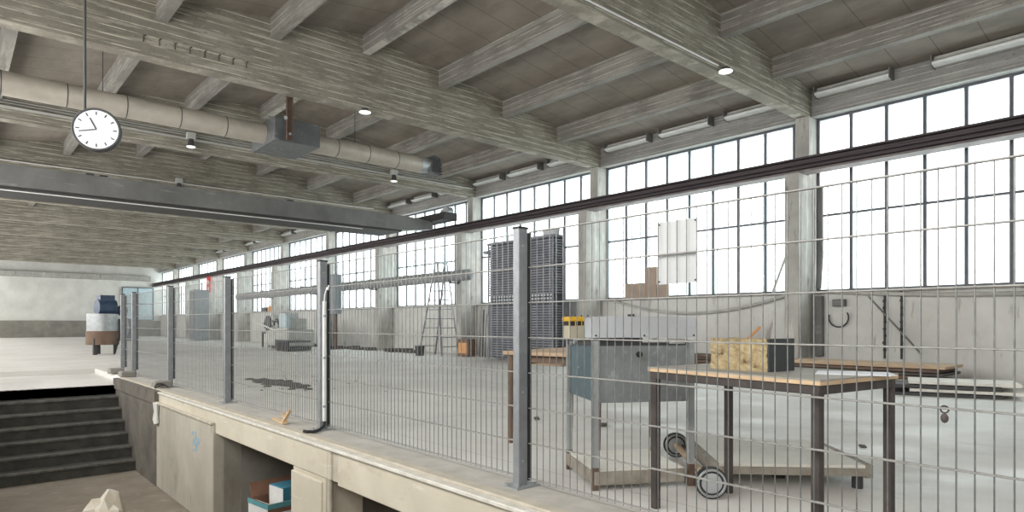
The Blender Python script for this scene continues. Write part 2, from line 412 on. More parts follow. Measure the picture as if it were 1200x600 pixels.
# platform edge beam, ledge, piers and recesses
struct(MB().box(2.29, 2.60, YN, 12.9, -.158, .004).build('ledge_deck', 'dust'))
struct(MB().box(2.262, 2.345, YN, 12.9, -.05, .012).build('ledge_nosing', 'nosing', bev=.006))
struct(MB().box(XE-.012, 2.262, YN, 12.9, -.028, -.002).build('ledge_edge_angle', 'edge', bev=.005))
struct(MB().box(2.225, 2.60, YN, 4.52, -.285, -.028).box(2.215, 2.60, 4.62, 12.9, -.262, -.028).build('ledge_beam', 'cream', bev=.008))
struct(MB().box(2.235, 2.60, 4.52, 4.62, -.262, -.028).build('trim_3', 'nosing'))
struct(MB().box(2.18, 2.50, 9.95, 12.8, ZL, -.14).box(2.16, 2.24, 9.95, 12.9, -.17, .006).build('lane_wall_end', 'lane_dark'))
wl = MB().box(2.185, 2.50, 7.43, 9.95, ZL, -.145)
struct(wl.build('lane_wall', 'lane_wall', bev=.01))
struct(MB().box(2.165, 2.21, 7.43, 9.95, -.165, -.135).build('trim_4', 'nosing', bev=.006))
struct(MB().box(2.195, 2.3, 7.45, 8.3, ZL, -.70).build('trim_5', 'lane_wall', bev=.01))
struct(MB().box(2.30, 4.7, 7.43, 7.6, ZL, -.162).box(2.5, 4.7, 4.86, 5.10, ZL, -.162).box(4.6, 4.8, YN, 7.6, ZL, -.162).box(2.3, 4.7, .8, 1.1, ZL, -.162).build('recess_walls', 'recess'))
struct(MB().box(2.225, 2.55, 4.72, 5.347, ZL, -.262).box(2.21, 2.25, 4.77, 5.36, ZL, -.30).build('pier', 'cream', bev=.006))
struct(MB().rod((2.235, 4.665, ZL), (2.235, 4.665, -.03), .022, 10).build('pier_pipe', 'nosing', smooth=True))
# stairs
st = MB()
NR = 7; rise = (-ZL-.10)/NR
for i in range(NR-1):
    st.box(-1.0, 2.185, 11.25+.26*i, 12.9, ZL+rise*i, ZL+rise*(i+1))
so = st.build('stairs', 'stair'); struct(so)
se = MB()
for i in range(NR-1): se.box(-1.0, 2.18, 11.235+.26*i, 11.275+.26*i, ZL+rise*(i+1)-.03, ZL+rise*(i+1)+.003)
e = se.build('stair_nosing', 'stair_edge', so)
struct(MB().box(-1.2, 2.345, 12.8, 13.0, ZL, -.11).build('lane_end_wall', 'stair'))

# crane rail along the pillars
rl = MB()
rl.box(11.54, 11.86, YN, YF, 3.925, 3.955).box(11.665, 11.715, YN, YF, 3.72, 3.93).box(11.67, 11.71, YN, YF, 3.955, 3.985)
rr = thing('crane_rail', 'long dark overhead crane rail running along the pillars before the windows', 'rail', (11.7, 0, 3.6))
o = rl.build('beam', 'rail'); o.parent = rr; o.location = (-11.7, 0, -3.6)
o = MB().box(11.54, 11.86, YN, YF, 3.685, 3.72).build('lower_flange', 'rail_pale', rr); o.location = (-11.7, 0, -3.6)
cb = MB().rod((11.56, YN, 3.84), (11.56, YF, 3.84), .02, 6).rod((11.56, YN, 3.76), (11.56, YF, 3.76), .014, 6)
o = cb.build('power_line', 'rail', rr); o.location = (-11.7, 0, -3.6)

# ================================================================== FENCE
FX = 2.474
rows = [1.487 - .2057*k for k in range(8)]
posts = [2.763, 5.39, 7.97, 10.57, 13.06, 14.04]
plabels = ['nearest galvanised fence post, bolted to the ledge by a base plate',
           'galvanised fence post with the white conduit running up its side',
           'grey fence post between the conduit post and the stone-footed posts, with no stone foot',
           'grey fence post on a small concrete foot with a black cable loop lying beside it',
           'grey fence post on a concrete foot, second from the far end of the fence',
           'last grey fence post, standing at the far end of the fence on a concrete foot']
for i, y in enumerate(posts):
    t = thing('fence_post', plabels[i], 'fence post', (FX, y, 0.004), 0, 'fence posts along the platform edge')
    zf = 0
    if i >= 3:
        MB().box(-.19, .045, -.13, .13, 0, .10).jitter(.012).build('concrete_foot', 'recess', t, bev=.015); zf = .09
    else:
        MB().box(-.05, .13, -.07, .07, 0, .008).build('base_plate', 'galv', t)
        b_ = MB()
        for sx in (-.03, .105):
            for sy in (-.05, .05): b_.rod((sx, sy, .008), (sx, sy, .022), .009, 6)
        build_each(b_, 'anchor_bolt', 'galv', t)
    MB().box(0, .07, -.026, .026, zf, 1.505).build('tube', 'galv_post', t, bev=.003)
    MB().box(-.003, .073, -.029, .029, 1.500, 1.512).build('cap', 'black', t)
    c_ = MB().box(.0705, .098, -.029, .029, zf+.03, 1.48)
    c_.build('clamp_strip', 'black', t)
    sc = MB()
    for z in (.15, .55, .96, 1.40): sc.rod((.03, -.026, z), (.03, -.033, z), .007, 6)
    build_each(sc, 'screw', 'galv', t)
FMX = .0795  # mesh plane behind the posts (between post and clamp bar)
def panel(y0, y1, label):
    t = thing('mesh_fence', label, 'fence panel', (FX+FMX, y0, 0.0), 0, 'welded mesh panels of the fence')
    L = y1-y0
    v = MB(); n = int(L/.0525)
    off = (L-n*.0525)/2
    for k in range(n+1):
        y = off + k*.0525
        v.rod((0, y, rows[-1]-.012), (0, y, rows[0]+.006), .0028, 6)
    v.build('vertical_wires', 'wire', t)
    for z in rows:
        build_each(MB().rod((-.0058, 0, z), (-.0058, L, z), .0036, 6).rod((.0058, 0, z), (.0058, L, z), .0036, 6), 'horizontal_wire', 'wire_toplit', t)
PL = ['nearest fence panel, the coarse-looking mesh in front of the worktable',
      'fence panel between the bolted near post and the conduit post',
      'fence panel beyond the conduit post, with the torn wood scrap at its foot',
      'fence panel ending at the post with the black cable loop',
      'fence panel between the first two stone-footed posts',
      'short fence panel closing the far end of the fence']
pe = [.16] + posts
for i in range(6): panel(pe[i]+.031, pe[i+1]-.031, PL[i])
# conduit on the second post
t = thing('conduit', 'white plastic conduit fixed up the side of a fence post', 'conduit', (FX+.03, 5.340, .09))
MB().rod((0, 0, 0), (0, 0, 1.06), .0175, 12).build('pipe', 'white_paint', t, smooth=True)
c = MB()
for z in (.12, .55, .92): c.rod((0, 0, z), (0, 0, z+.02), .023, 12)
build_each(c, 'clip', 'galv', t)
MB().tube([(0,0,1.05), (.0,-.01,1.12), (.01,-.03,1.18), (.01,-.05,1.16), (.012,-.06,1.20)], .006, 6).build('wire_end', 'white_paint', t)
tag(MB().tube([(2.504,5.335,.085),(2.50,5.33,.05),(2.45,5.31,.025),(2.40,5.28,.018),(2.35,5.25,.022),(2.315,5.26,.026),(2.29,5.29,.03)], .013, 8).build('cable', 'black', smooth=True),
    'black cable running from the conduit across the dusty ledge', 'cable')
tag(MB().tube([(2.47+math.cos(a)*.085-.14, 10.30+math.sin(a)*.12, .02+.05*abs(math.sin(a*1.0))) for a in [x*.4 for x in range(0, 13)]], .009, 6).build('cable_loop', 'black', smooth=True),
    'black cable loop lying on the ledge beside the first concrete foot', 'cable')
# A4 sheet on the fence
t = thing('notice_sheet', 'blank white plastic sheet hung on the back of the fence mesh', 'sheet', (FX+FMX+.016, 1.735, 1.142), 0)
sh = MB()
N = 12
pts = []
for k in range(N+1):
    y = -.108+.216*k/N; pts.append((.004*math.sin(k*1.9)+.0015, y))
poly = pts + [(x+.0015, y) for x, y in pts[::-1]]
sh.prism(poly, 2, 0, .298)
sh.build('sheet', 'sheet', t)
th = MB()
for y in (-.10, .10):
    for z in (.012, .286): th.rod((-.004, y, z), (.008, y, z), .004, 8)
build_each(th, 'tie', 'black', t)
# padlock-like clip on the right
t = thing('wire_clip', 'dark metal clip hooked on the mesh at the right edge of the photo', 'clip', (FX+FMX, .655, .66))
MB().ring((0, 0, .0), .012, .003, 'X', 14, 5).build('hook', 'table_iron', t)
MB().ball((0, 0, -.03), .014, 10, (.7, .9, 1.2)).build('body', 'table_iron', t)

# ================================================================== WORKTABLE in front
ang = -.140
t = thing('worktable', 'iron-framed worktable with a grey top close behind the fence', 'table', (2.585, 1.083, 0), ang)
# local +y runs along the front edge, +x into the room
Lf, D, H = .936, .62, .730
MB().box(0, D, 0, Lf, H-.006, H).build('tabletop', 'table_top', t)
MB().box(0, D, 0, Lf, H-.024, H-.006).build('top_edge', 'wood_edge', t, bev=.002)
fr = MB()
fr.box(.008, .045, .008, Lf-.008, H-.062, H-.024).box(D-.045, D-.008, .008, Lf-.008, H-.062, H-.024)
fr.box(.045, D-.045, .008, .045, H-.062, H-.024).box(.045, D-.045, Lf-.045, Lf-.008, H-.062, H-.024)
fr.build('apron', 'table_iron', t, bev=.003)
for (x, y) in ((.01, .01), (D-.045, .01), (.01, Lf-.047), (D-.045, Lf-.06)):
    l = MB().box(x, x+.037, y, y+.037, 0, H-.024)
    l.build('leg', 'table_iron', t, bev=.003)
tz = H
# mineral wool block
t = thing('insulation_block', 'yellow mineral wool block with a black facing on the worktable', 'insulation block', (2.82, 1.42, tz), ang*1.0)
b_ = MB(); b_.box(0, .19, 0, .32, 0, .15)
bmesh.ops.subdivide_edges(b_.bm, edges=b_.bm.edges[:], cuts=9, use_grid_fill=True)
for v in b_.bm.verts:
    if v.co.z > .004: v.co += Vector((random.uniform(-.004, .004), random.uniform(-.004, .004), random.uniform(-.004, .003)))
b_.build('block', 'wool', t)
MB().box(-.002, .197, -.010, -.0045, 0, .153).box(.193,.197,-.008,.32,0,.15).build('facing', 'foil', t)
o = MB().box(-.105, .105, -.145, .145, 0, .0012).box(-.09, .12, -.16, .13, .0012, .0022, Matrix.Rotation(.12, 4, 'Z')).build('paper_sheet', 'paper', loc=(3.03, 1.13, tz), rotz=.35)
tag(o, 'loose white paper lying on the right end of the worktable', 'paper')

# ================================================================== grey steel machine cabinet
ra = -math.radians(31)
t = thing('machine_cabinet', 'square galvanised machine cabinet on four thin legs behind the fence', 'machine', (2.765, 2.414, 0), ra)
W, DP = .605, .575     # local x = right, y = away
bz0, bz1 = .497, .855
bo = MB().box(.012, W-.002, .012, DP-.01, bz0, bz1-.03); bo.build('body', 'mottled', t, bev=.004)
MB().box(-.001, .011, .04, DP-.03, bz0+.01, bz1-.03).build('side_panel', 'teal', t, bev=.002)
MB().box(-.002, .012, DP-.09, DP-.03, bz0+.008, bz1-.01).build('side_trim', 'machine_dark', t)
build_each(MB().box(-.012, W+.0, .02, DP-.03, bz1-.03, bz1-.012).box(.0, .30, .03, .1, bz1-.012, bz1+.02), 'slot', 'machine_dark', t)
MB().box(.30, W-.005, .03, .2, bz1-.03, bz1-.0).box(.46,.56,.02,.03,bz1-.02,bz1+.01).build('tray', 'white_paint', t)
MB().box(-.018, W+.012, -.022, -.004, .872, .994).box(-.018, W+.012, -.004, .14, .986, .994).box(W+.004, W+.012, -.004, .14, .872, .994).box(-.018,-.01,-.004,.14,.872,.994).build('hood', 'rack_pale', t)
sc = MB()
for x in (.0, .29, W-.01): sc.rod((x, -.026, .885), (x, -.020, .885), .006, 8)
build_each(sc, 'hood_screw', 'machine_dark', t)
MB().rod((.27, .012, .775), (.27, -.008, .775), .017, 12).build('knob', 'black', t, smooth=True)
build_each(MB().rod((-.004, .30, .68), (-.016, .30, .68), .010, 10).rod((-.004, .44, .83), (-.02, .44, .83), .018, 8).rod((-.004, .36, .84), (-.02, .36, .84), .02, 8), 'side_knob', 'galv', t, smooth=True)
for (x, y) in ((-.012, -.005), (W-.03, -.005), (-.012, DP-.04), (W-.03, DP-.04)):
    l = MB().box(x, x+.034, y, y+.004, .10, bz1).box(x, x+.004, y, y+.034, .10, bz1).box(x+.002, x+.032, y+.001, y+.03, .10, bz1-.05)
    lo = l.build('leg', 'galv', t)
    MB().box(x-.001, x+.035, y-.001, y+.031, 0, .13).build('rusty_foot', 'rust', lo)
MB().box(.0, W-.06, .0, DP-.01, .095, .10+.012).build('shelf', 'board_white', t)
MB().box(-.004, W-.06, -.01, .0, .03, .108).box(-.014, -.004, .0, DP, .03, .108).build('shelf_edge', 'board_edge', t, bev=.003)
# yellow case on the back left corner
fw = Vector((math.sin(-ra), math.cos(ra))); rt = Vector((math.cos(ra), -math.sin(-ra)))
def L2(px, py): v = Vector((2.765, 2.414)) + rt*px + fw*py; return (v.x, v.y)
x_, y_ = L2(-.035, .41)
t = thing('control_case', 'yellow-topped control case with black slots behind the cabinet hood', 'case', (x_, y_, .855), ra)
MB().box(0, .165, 0, .16, 0, .085).build('body', 'beige', t, bev=.004)
MB().box(-.004, .169, -.004, .164, .112, .142).build('lid', 'yellow', t, bev=.004)
MB().box(.002, .163, .002, .158, .085, .112).build('slot_band', 'black', t)
d_ = MB()
for k in range(5): d_.box(-.003+k*.0405, .003+k*.0405, -.003, .002, .083, .113)
build_each(d_, 'divider', 'yellow', t)
hl = MB()
for k in range(4): hl.rod((.02+k*.042, .08, .142), (.02+k*.042, .08, .155), .005, 6)
build_each(hl, 'stud', 'machine_dark', t)

# ================================================================== wooden table behind
a2 = math.atan2(3.52-3.35, 3.84-3.03)
t = thing('wooden_table', 'low wooden table with tapered brown legs behind the galvanised cabinet', 'table', (3.52, 3.03, 0), a2)
MB().box(-.03, .97, -.03, .86, .705, .735).build('tabletop', 'plank', t, bev=.003)
build_each(MB().box(.02, .92, .02, .05, .62, .705).box(.02, .92, .78, .81, .62, .705).box(.02, .05, .05, .78, .65, .705), 'apron', 'wood_brown', t)
for (x, y) in ((.02, .02), (.94, .02), (.02, .81), (.94, .81)):
    MB().rod((x, y, 0), (x, y, .705), .017, 10, .028).build('leg', 'wood_brown', t, smooth=True)

# ================================================================== wheeled dolly beyond the worktable
t = thing('platform_trolley', 'low platform trolley with a whitish board deck and black wheels beyond the worktable', 'trolley', (3.13, 1.90, 0), -math.radians(46))
# local x = away from the camera's left-right axle start; local y = along the axle
MB().rod((0, 0, .088), (0.0, 1.08, .088), .022, 12).build('axle', 'plank', t, smooth=True)
for y in (-.02, 1.06):
    wb = MB(); wb.rod((0, y-.02, .088), (0, y+.02, .088), .086, 28)
    wo = wb.build('wheel', 'black', t, smooth=True)
    MB().rod((0, y-.024, .088), (0, y+.024, .088), .055, 20).ring((0, y-.02, .088), .072, .007, 'Y', 24, 5).build('rim', 'galv', wo, smooth=True)
MB().box(.10, .92, .22, 1.03, .125, .145).build('deck', 'board_white', t, bev=.003)
MB().box(.06, .10, .22, 1.03, .07, .145).box(.92, .96, .22, 1.03, .07, .145).box(.1, .92, .22, .25, .08, .125).box(.1, .92, 1.0, 1.03, .08, .125).build('frame', 'board_edge', t)
build_each(MB().rod((.02, .30, .088), (.10, .30, .088), .015, 8).rod((.03, 1.0, .088), (.10, 1.0, .088), .015, 8).rod((.9, .28, .0), (.9, .28, .08), .03, 10).rod((.9, .95, .0), (.9, .95, .08), .03, 10), 'foot', 'machine_dark', t)

# ================================================================== CEILING SERVICES
# wrapped air duct with heater box
t = thing('air_duct', 'long beige round air duct hanging between the ceiling girders', 'duct', (4.55, 11.25, 4.27))
def yz(x): return (x-4.55, 0, 0)
MB().rod(yz(-1.0), yz(4.15), .168, 28).rod(yz(4.96), yz(7.35), .168, 28).build('pipe', 'duct', t, smooth=True)
jn = MB()
for x in (-.2, .55, 1.3, 2.05, 2.8, 3.5, 5.5, 6.15, 6.8): jn.rod(yz(x-.006), yz(x+.006), .1715, 28)
jn.build('joint_bands', 'machine_dark', t, smooth=True)
MB().box(-.40, .41, -.50, .60, -.20, .20).build('heater_box', 'duct_galv', t, bev=.006)
MB().rod(yz(7.35), (yz(7.70)[0], 0, .0), .175, 28, .14).build('nozzle_collar', 'galv', t, smooth=True)
oz = MB().box(3.02, 3.26, -.17, .17, -.18, .18, Matrix.Rotation(.30, 4, 'Y')); oz = oz.build('outlet_box', 'duct_galv', t)
gr = MB()
for k in range(6): gr.box(3.285-.0, 3.295, -.15, .15, -.16+k*.06-.012, -.16+k*.06+.012)
for k in range(5): gr.box(3.04+k*.045, 3.055+k*.045, -.185, -.172, -.15, .15)
gr.build('grille', 'machine_dark', oz)
t = thing('duct_hanger', 'rusty steel channel hanging from the girder in front of the heater box', 'hanger', (4.36, 10.66, 4.07))
MB().box(-.055, .055, -.012, .0, 0, .74).box(-.055, -.043, -.05, .0, 0, .74).box(.043, .055, -.05, .0, 0, .74).build('channel', 'rust', t)
build_each(MB().rod((0, -.06, .1), (0, .04, .1), .022, 8).rod((-.08, -.06, .36), (-.05, .0, .36), .03, 8), 'bolt', 'galv', t)
for x in (1.75, 5.9):
    tag(MB().rod((x, 11.25, 4.43), (x, 11.25, zs(x)), .006, 6).build('suspension_wire', 'machine_dark'), 'thin dark suspension wire holding the %s half of the air duct' % ('left' if x < 3 else 'right'), 'wire')
# travelling crane bridge
t = thing('crane_bridge', 'grey box-girder crane bridge spanning the hall under the ceiling', 'crane', (5.5, 16.3, 3.45))
MB().prism([(-6.2, .24), (4.6, .24), (5.55, .36), (5.55, .60), (4.6, .66), (-6.2, .66)], 1, -.18, .18).build('box_girder', 'crane', t)
MB().box(-6.2, 4.5, -.12, 1.1, .19, .235).box(-6.2, 4.5, .95, 1.15, .235, .60).build('shaded_underside', 'crane_dark', t)  # added dark slab and rear girder: shadow under the bridge in their colour
MB().box(5.45, 5.95, -.9, .9, .60-.02, .80).build('end_truck', 'crane_dark', t, bev=.02)
MB().rod((5.75, -.55, .86), (5.95, -.55, .86), .16, 16).ball((5.85, -.35, .86), .13, 12).build('drive_motor', 'galv', t, smooth=True)
c_ = MB()
for x in (-3.2, -2.95, 1.2): c_.box(x-.07, x+.07, -.06, .06, .655, .72)
build_each(c_, 'junction_block', 'machine_dark', t)
MB().rod((-6.2, -.16, .15), (3.2, -.16, .15), .012, 6).build('festoon_wire', 'white_paint', t)
# tube lights
def make_tube(label, loc, group):
    t = thing('tube_light', label, 'ceiling light', loc, 0, group)
    MB().box(-.01, .10, -.61, .61, -.085, .09).build('housing', 'tube', t, bev=.004)
    MB().prism([(-.01, -.085), (-.12, -.06), (-.14, -.03), (-.01, .05)], 1, -.61, .61).build('reflector', 'tube_glass', t)
    build_each(MB().box(-.13, .10, .612, .63, -.09, .092).box(-.13, .10, -.63, -.612, -.09, .092), 'end_cap', 'crane', t)  # dark grey caps: shadow at the tube ends put into their colour
    return t
GRP = 'tube lights along the lintel above the windows'
tl0 = make_tube('tube light on the lintel just right of the nearest pillar', (11.95, 4.45, 5.17), GRP)
near_p = {2: 'nearest and second', 3: 'second and third', 4: 'third and fourth', 5: 'fourth and fifth', 6: 'fifth and sixth', 7: 'sixth and seventh', 8: 'seventh and eighth'}
pos = ['near', 'middle', 'far']
for i in range(2, 9):
    for j, (u_) in enumerate((.92, 2.52, 4.08)):
        dup(tl0, (11.95, YC[i]+u_, 5.17), label='%s one of the tube lights between the %s pillars' % (pos[j], near_p[i]))
dup(tl0, (11.95, 2.6, 5.17), label='tube light on the lintel at the far right end')
# round lamps under girders
def round_lamp(x, y, z, label, mount=.03):
    t = thing('round_lamp', label, 'lamp', (x, y, z), 0, 'round lamps under the ceiling')
    MB().rod((0, 0, 0), (0, 0, mount), .06, 16).rod((0, 0, -.03), (0, 0, 0), .105, 24, .075).build('housing', 'machine_dark', t, smooth=True)
    MB().ball((0, 0, -.03), .108, 20, (1, 1, .22)).build('lens', 'led', t, smooth=True)
round_lamp(8.9, 5.14, 4.83, 'round white lamp under the nearest girder at the end of its conduit')
round_lamp(5.6, 10.3, 4.76, 'round white lamp under the second girder, right of the heater box')
for (x, y, lb) in ((9.1, 15.19, 'small lamp on the third girder near the pillars'), (4.0, 15.19, 'small lamp on the third girder left of the heater box'), (5.0, 20.17, 'distant lamp on the fourth girder beyond the crane bridge')):
    t = thing('box_lamp', lb, 'lamp', (x, y, 4.87), 0, 'box lamps on the girder faces')
    MB().box(-.09, .09, -.12, 0, .12, .26).build('junction_box', 'tube', t, bev=.01)
    MB().rod((0, -.06, -.05), (0, -.06, .12), .08, 16, .05).build('housing', 'machine_dark', t, smooth=True)
    MB().ball((0, -.06, -.05), .095, 16, (1, 1, .25)).build('lens', 'led', t, smooth=True)
tag(MB().rod((-1, 5.175, 4.86), (8.75, 5.175, 4.86), .014, 8).build('lamp_conduit', 'white_paint', smooth=True), 'pale conduit running along the nearest girder to its lamp', 'conduit')
tag(MB().rod((-1, 15.27, 5.10), (11.3, 15.27, 5.10), .014, 8).rod((-1, 15.27, 5.15), (11.3, 15.27, 5.15), .012, 8).box(-1, 11.9, 15.2, 15.29, 5.0, 5.03).build('cable_tray', 'tube'), 'pale cable tray along the face of the third girder', 'cable tray')
tag(MB().rod((-1, 20.15, 5.0), (11.3, 20.15, 5.0), .014, 8).build('cable_line', 'white_paint'), 'pale cable along the fourth girder beyond the crane bridge', 'cable')
hk = MB()
for k in range(8):
    x = 2.1 + k*.205; hk.rod((x, 10.318, 4.98), (x, 10.318, 5.07), .008, 6); hk.rod((x, 10.318, 5.07), (x+.03, 10.318, 5.085), .008, 6)
tag(hk.build('rebar_hooks', 'debris'), 'row of short rusty bars sticking out of the second girder', 'hooks')
# clock
t = thing('wall_clock', 'round white clock with a dark rim at the left edge', 'clock', (1.045, 7.04, 2.765), -math.radians(20))
MB().rod((0, 0, 0), (0, .08, 0), .195, 40).build('case', 'machine_dark', t, smooth=True)
MB().rod((0, -.006, 0), (0, .0, 0), .18, 40).build('dial', 'clock_face', t)
MB().ring((0, -.005, 0), .19, .011, 'Y', 40, 6).build('rim', 'machine_dark', t, smooth=True)
hm = MB()
for k in range(12):
    a = k*PI/6; hm.bar((math.sin(a)*.135, -.008, math.cos(a)*.135), (math.sin(a)*.165, -.008, math.cos(a)*.165), .010, .003, (0,1,0))
build_each(hm, 'hour_mark', 'machine_dark', t)
build_each(MB().bar((0, -.011, 0), (-.05, -.011, .10), .012, .003, (0,1,0)).bar((0, -.013, 0), (-.14, -.013, -.03), .008, .003, (0,1,0)), 'hand', 'machine_dark', t)
MB().rod((-.1, .04, .19), (-.1, .04, 2.72), .012, 8).build('hanging_rod', 'machine_dark', t)

# ================================================================== THINGS ALONG THE WINDOW WALL
# slatted rack
t = thing('slatted_rack', 'tall blue-grey rack of slatted trays standing before the windows', 'rack', (11.0, 10.9, 0))
RW, RD, RH = 2.5, .37, 3.12
MB().box(.03, RD-.03, .04, RW-.04, .04, RH-.04).build('core', 'rack_dark', t)
sl = MB(); nz = 46
for k in range(nz):
    z = .08 + k*(RH-.16)/nz
    if 21 <= k <= 24: continue
    sl.box(-.012, .03, .06, RW-.06, z, z+.034)
    sl.box(.03, RD-.02, -.012, .04, z, z+.034)
sl.build('slats', 'rack', t)
pv = MB()
for k in range(22):
    for r_ in range(3): pv.box(.018, .03, .10+k*.108, .16+k*.108, 1.46+r_*.085, 1.51+r_*.085)
pv.build('pale_openings', 'rack_pale', t)
for y in (0.0, RW-.05):
    MB().box(-.025, .0, y, y+.05, 0, RH).build('upright', 'rack', t)
MB().box(RD-.04, RD, 0, .04, 0, RH).build('upright', 'rack', t)
MB().box(-.03, RD, -.02, RW+.02, RH-.06, RH).box(-.05, .12, RW+.02, RW+.15, RH-.28, RH-.2).build('top_rail', 'rack', t)
MB().box(.05, .25, .05, .45, RH, RH+.16).jitter(.02).build('top_bundle', 'rack_pale', t)
# step ladder
t = thing('stepladder', 'tall aluminium stepladder standing open before the third pillar', 'ladder', (11.0, 15.6, 0))
def ladder_leg(y0, ytop, nm, rungs):
    m_ = MB()
    for s_ in (-1, 1): m_.bar((s_*.30, y0, 0), (s_*.17, ytop, 2.75), .05, .025)
    lo = m_.build(nm, 'alu', t)
    if rungs:
        rg = MB()
        for k in range(1, 10):
            f_ = k/10; rg.rod((-(.30-.13*f_), y0+(ytop-y0)*f_, 2.75*f_), ((.30-.13*f_), y0+(ytop-y0)*f_, 2.75*f_), .016, 6)
        build_each(rg, 'rung', 'alu', lo)
ladder_leg(.75, .06, 'front_frame', True); ladder_leg(-.45, -.04, 'rear_frame', True)
MB().box(-.19, .19, -.07, .09, 2.72, 2.78).build('top_platform', 'alu', t)
# big horizontal pipe
t = thing('wall_pipe', 'thick grey horizontal pipe running past the pillars below the crane rail', 'pipe', (11.25, 14.5, 2.36))
MB().rod((0, .05, 0), (0, 19.5, -.05), .165, 24).ball((0, .06, 0), .165, 20, (1, .6, 1)).build('pipe', 'pipe_grey', t, smooth=True)
jn = MB()
for k in range(1, 17): jn.rod((0, k*1.15, 0), (0, k*1.15+.05, 0), .172, 24)
jn.build('joint_bands', 'galv', t, smooth=True)
br = MB()
for y in YC[4:8]: br.box(-.05, .28, y-14.5-.03, y-14.5+.03, -.22, -.17)
build_each(br, 'bracket', 'machine_dark', t)
# pipe continuing diagonal etc : machine tool in the far bay
t = thing('machine_tool', 'light grey machine tool with dark fittings standing far back by the wall', 'machine', (9.7, 23.5, 0), .0)
MB().box(-.5, .5, -.9, 1.0, 0.12, .72).box(-.35, .35, -.6, .9, .72, 1.15).build('body', 'machine', t, bev=.03)
build_each(MB().box(-.55, -.5, -.9, .2, .05, .35).box(-.4, .4, -.85, .95, 0, .12), 'plinth', 'machine_dark', t)
MB().box(-.4, .1, .7, 1.5, .55, 1.25).build('headstock', 'machine', t, bev=.03)
build_each(MB().rod((-.45, 1.2, .95), (-.30, 1.2, .95), .30, 20).rod((-.2, 1.45, .9), (-.2, 1.9, .9), .24, 16, .16), 'wheel_guard', 'machine_dark', t, smooth=True)
MB().box(-.52, -.36, -.8, -.15, .80, 1.25).build('blue_panel', 'pale_blue', t, bev=.01)
kn = MB()
for k in range(14): kn.rod((-.37, -.1+k*.07, .80+random.random()*.35), (-.43, -.1+k*.07, .80+random.random()*.35), .03, 8)
build_each(kn, 'control_knob', 'machine_dark', t)
MB().box(-.3, .2, -.2, .5, 1.15, 1.35).rod((0, .2, 1.3), (.1, .9, 1.45), .03).build('top_unit', 'rack_pale', t, bev=.02)
MB().rod((-.5, 2.1, .98), (-.52, .4, .72), .035, 8).rod((-.52, .4, .72), (-.52, -1.0, .76), .03, 8).build('hand_rail', 'white_paint', t)
t = thing('bench_grinder_stand', 'dark open frame stand beside the far machine tool', 'stand', (9.75, 25.6, 0))
MB().box(-.25, .25, -.4, .4, .55, .62).build('top', 'machine_dark', t)
for (x, y) in ((-.22, -.36), (.22, -.36), (-.22, .36), (.22, .36)): MB().box(x-.03, x+.03, y-.03, y+.03, 0, .55).build('leg', 'machine_dark', t)
# steel slabs beside
t = thing('black_crate', 'low black slotted crate on the floor before the far machine tool', 'crate', (9.0, 21.6, 0))
MB().box(-.4, .4, -.5, .5, 0.02, .06).box(-.4,.4,-.5,.5,.3,.36).build('frame', 'machine_dark', t)
cr = MB()
for k in range(9): cr.box(-.41, -.37, -.5+k*.12, -.44+k*.12, 0, .36)
cr.build('side_slats', 'black', t)
# grey cabinet far
t = thing('tall_cabinet', 'tall blue-grey steel cabinet against the window wall far down the hall', 'cabinet', (10.1, 37.5, 0))
MB().box(0, .75, 0, 1.0, 0, 2.8).build('body', 'cabinet', t, bev=.03)
MB().box(-.03, 0, .03, .49, .1, 2.7).build('door', 'cabinet_dark', t, bev=.01); MB().box(-.03, 0, .51, .97, .1, 2.7).build('door', 'cabinet_dark', t, bev=.01)
MB().box(-.06, -.03, .44, .48, 1.4, 1.7).build('handle', 'galv', t)
# red sign (two red fire symbols, one above the other)
t = thing('red_sign', 'small red and white fire sign hanging by a far pillar', 'sign', (11.50, 39.85, 2.75))
MB().box(-.02, .0, -.36, .36, 0, .95).build('board', 'red', t)
MB().box(-.024, -.02, -.12, .06, .12, .34).box(-.024, -.02, -.10, .14, .50, .72).build('symbols', 'white_paint', t)
# orange cover and rolled thing at pillar
t = thing('orange_cover', 'orange cloth bundle on the sill beside a far pillar', 'bundle', (11.9, 31.2, 1.55))
MB().ball((0, 0, .12), .26, 14, (.6, 1.6, .6)).jitter(.02).build('cloth', 'orange', t)
MB().box(-.2,.0,.35,.75,0,.2).build('dark_box', 'machine_dark', t, bev=.02)
# pillar boxes
def wallbox(nm, lb, loc, sx, sy, sz, m_):
    t = thing(nm, lb, 'electrical box', loc)
    MB().box(-sx, 0, -sy/2, sy/2, 0, sz).build('body', m_, t, bev=.01)
    MB().box(-sx-.012, -sx, -sy/2+.01, sy/2-.01, .01, sz-.01).build('lid', m_, t, bev=.004)
    return t
t = thing('control_box', 'tall grey control box on a dark stand, just right of the conduit post', 'electrical box', (10.7, 21.9, 0))
MB().box(-.15, .15, -.22, .22, 1.3, 2.75).build('body', 'cabinet', t, bev=.015)
MB().box(-.165, -.15, -.20, .20, 1.33, 2.72).build('door', 'cabinet', t)
MB().box(-.05, .05, -.05, .05, 0, 1.3).box(-.2, .2, -.2, .2, 0, .03).build('stand', 'rust', t)
wallbox('socket_box', 'small grey socket box on the dado right of the nearest pillar', (12.12, 4.72, 1.26), .10, .22, .13, 'crane')
tag(MB().tube([(12.06, 4.83+.17*math.cos(a)-.1, 1.06+.17*math.sin(a)) for a in [2.6+.25*k for k in range(17)]], .014, 6).build('cable_coil', 'machine_dark', smooth=True), 'grey cable loop hanging under the socket box', 'cable')
tag(MB().box(12.0, 12.11, 5.0, 5.13, .35, 1.46).build('cable_trunking', 'crane', bev=.01), 'grey vertical trunking on the dado just right of the nearest pillar', 'trunking')
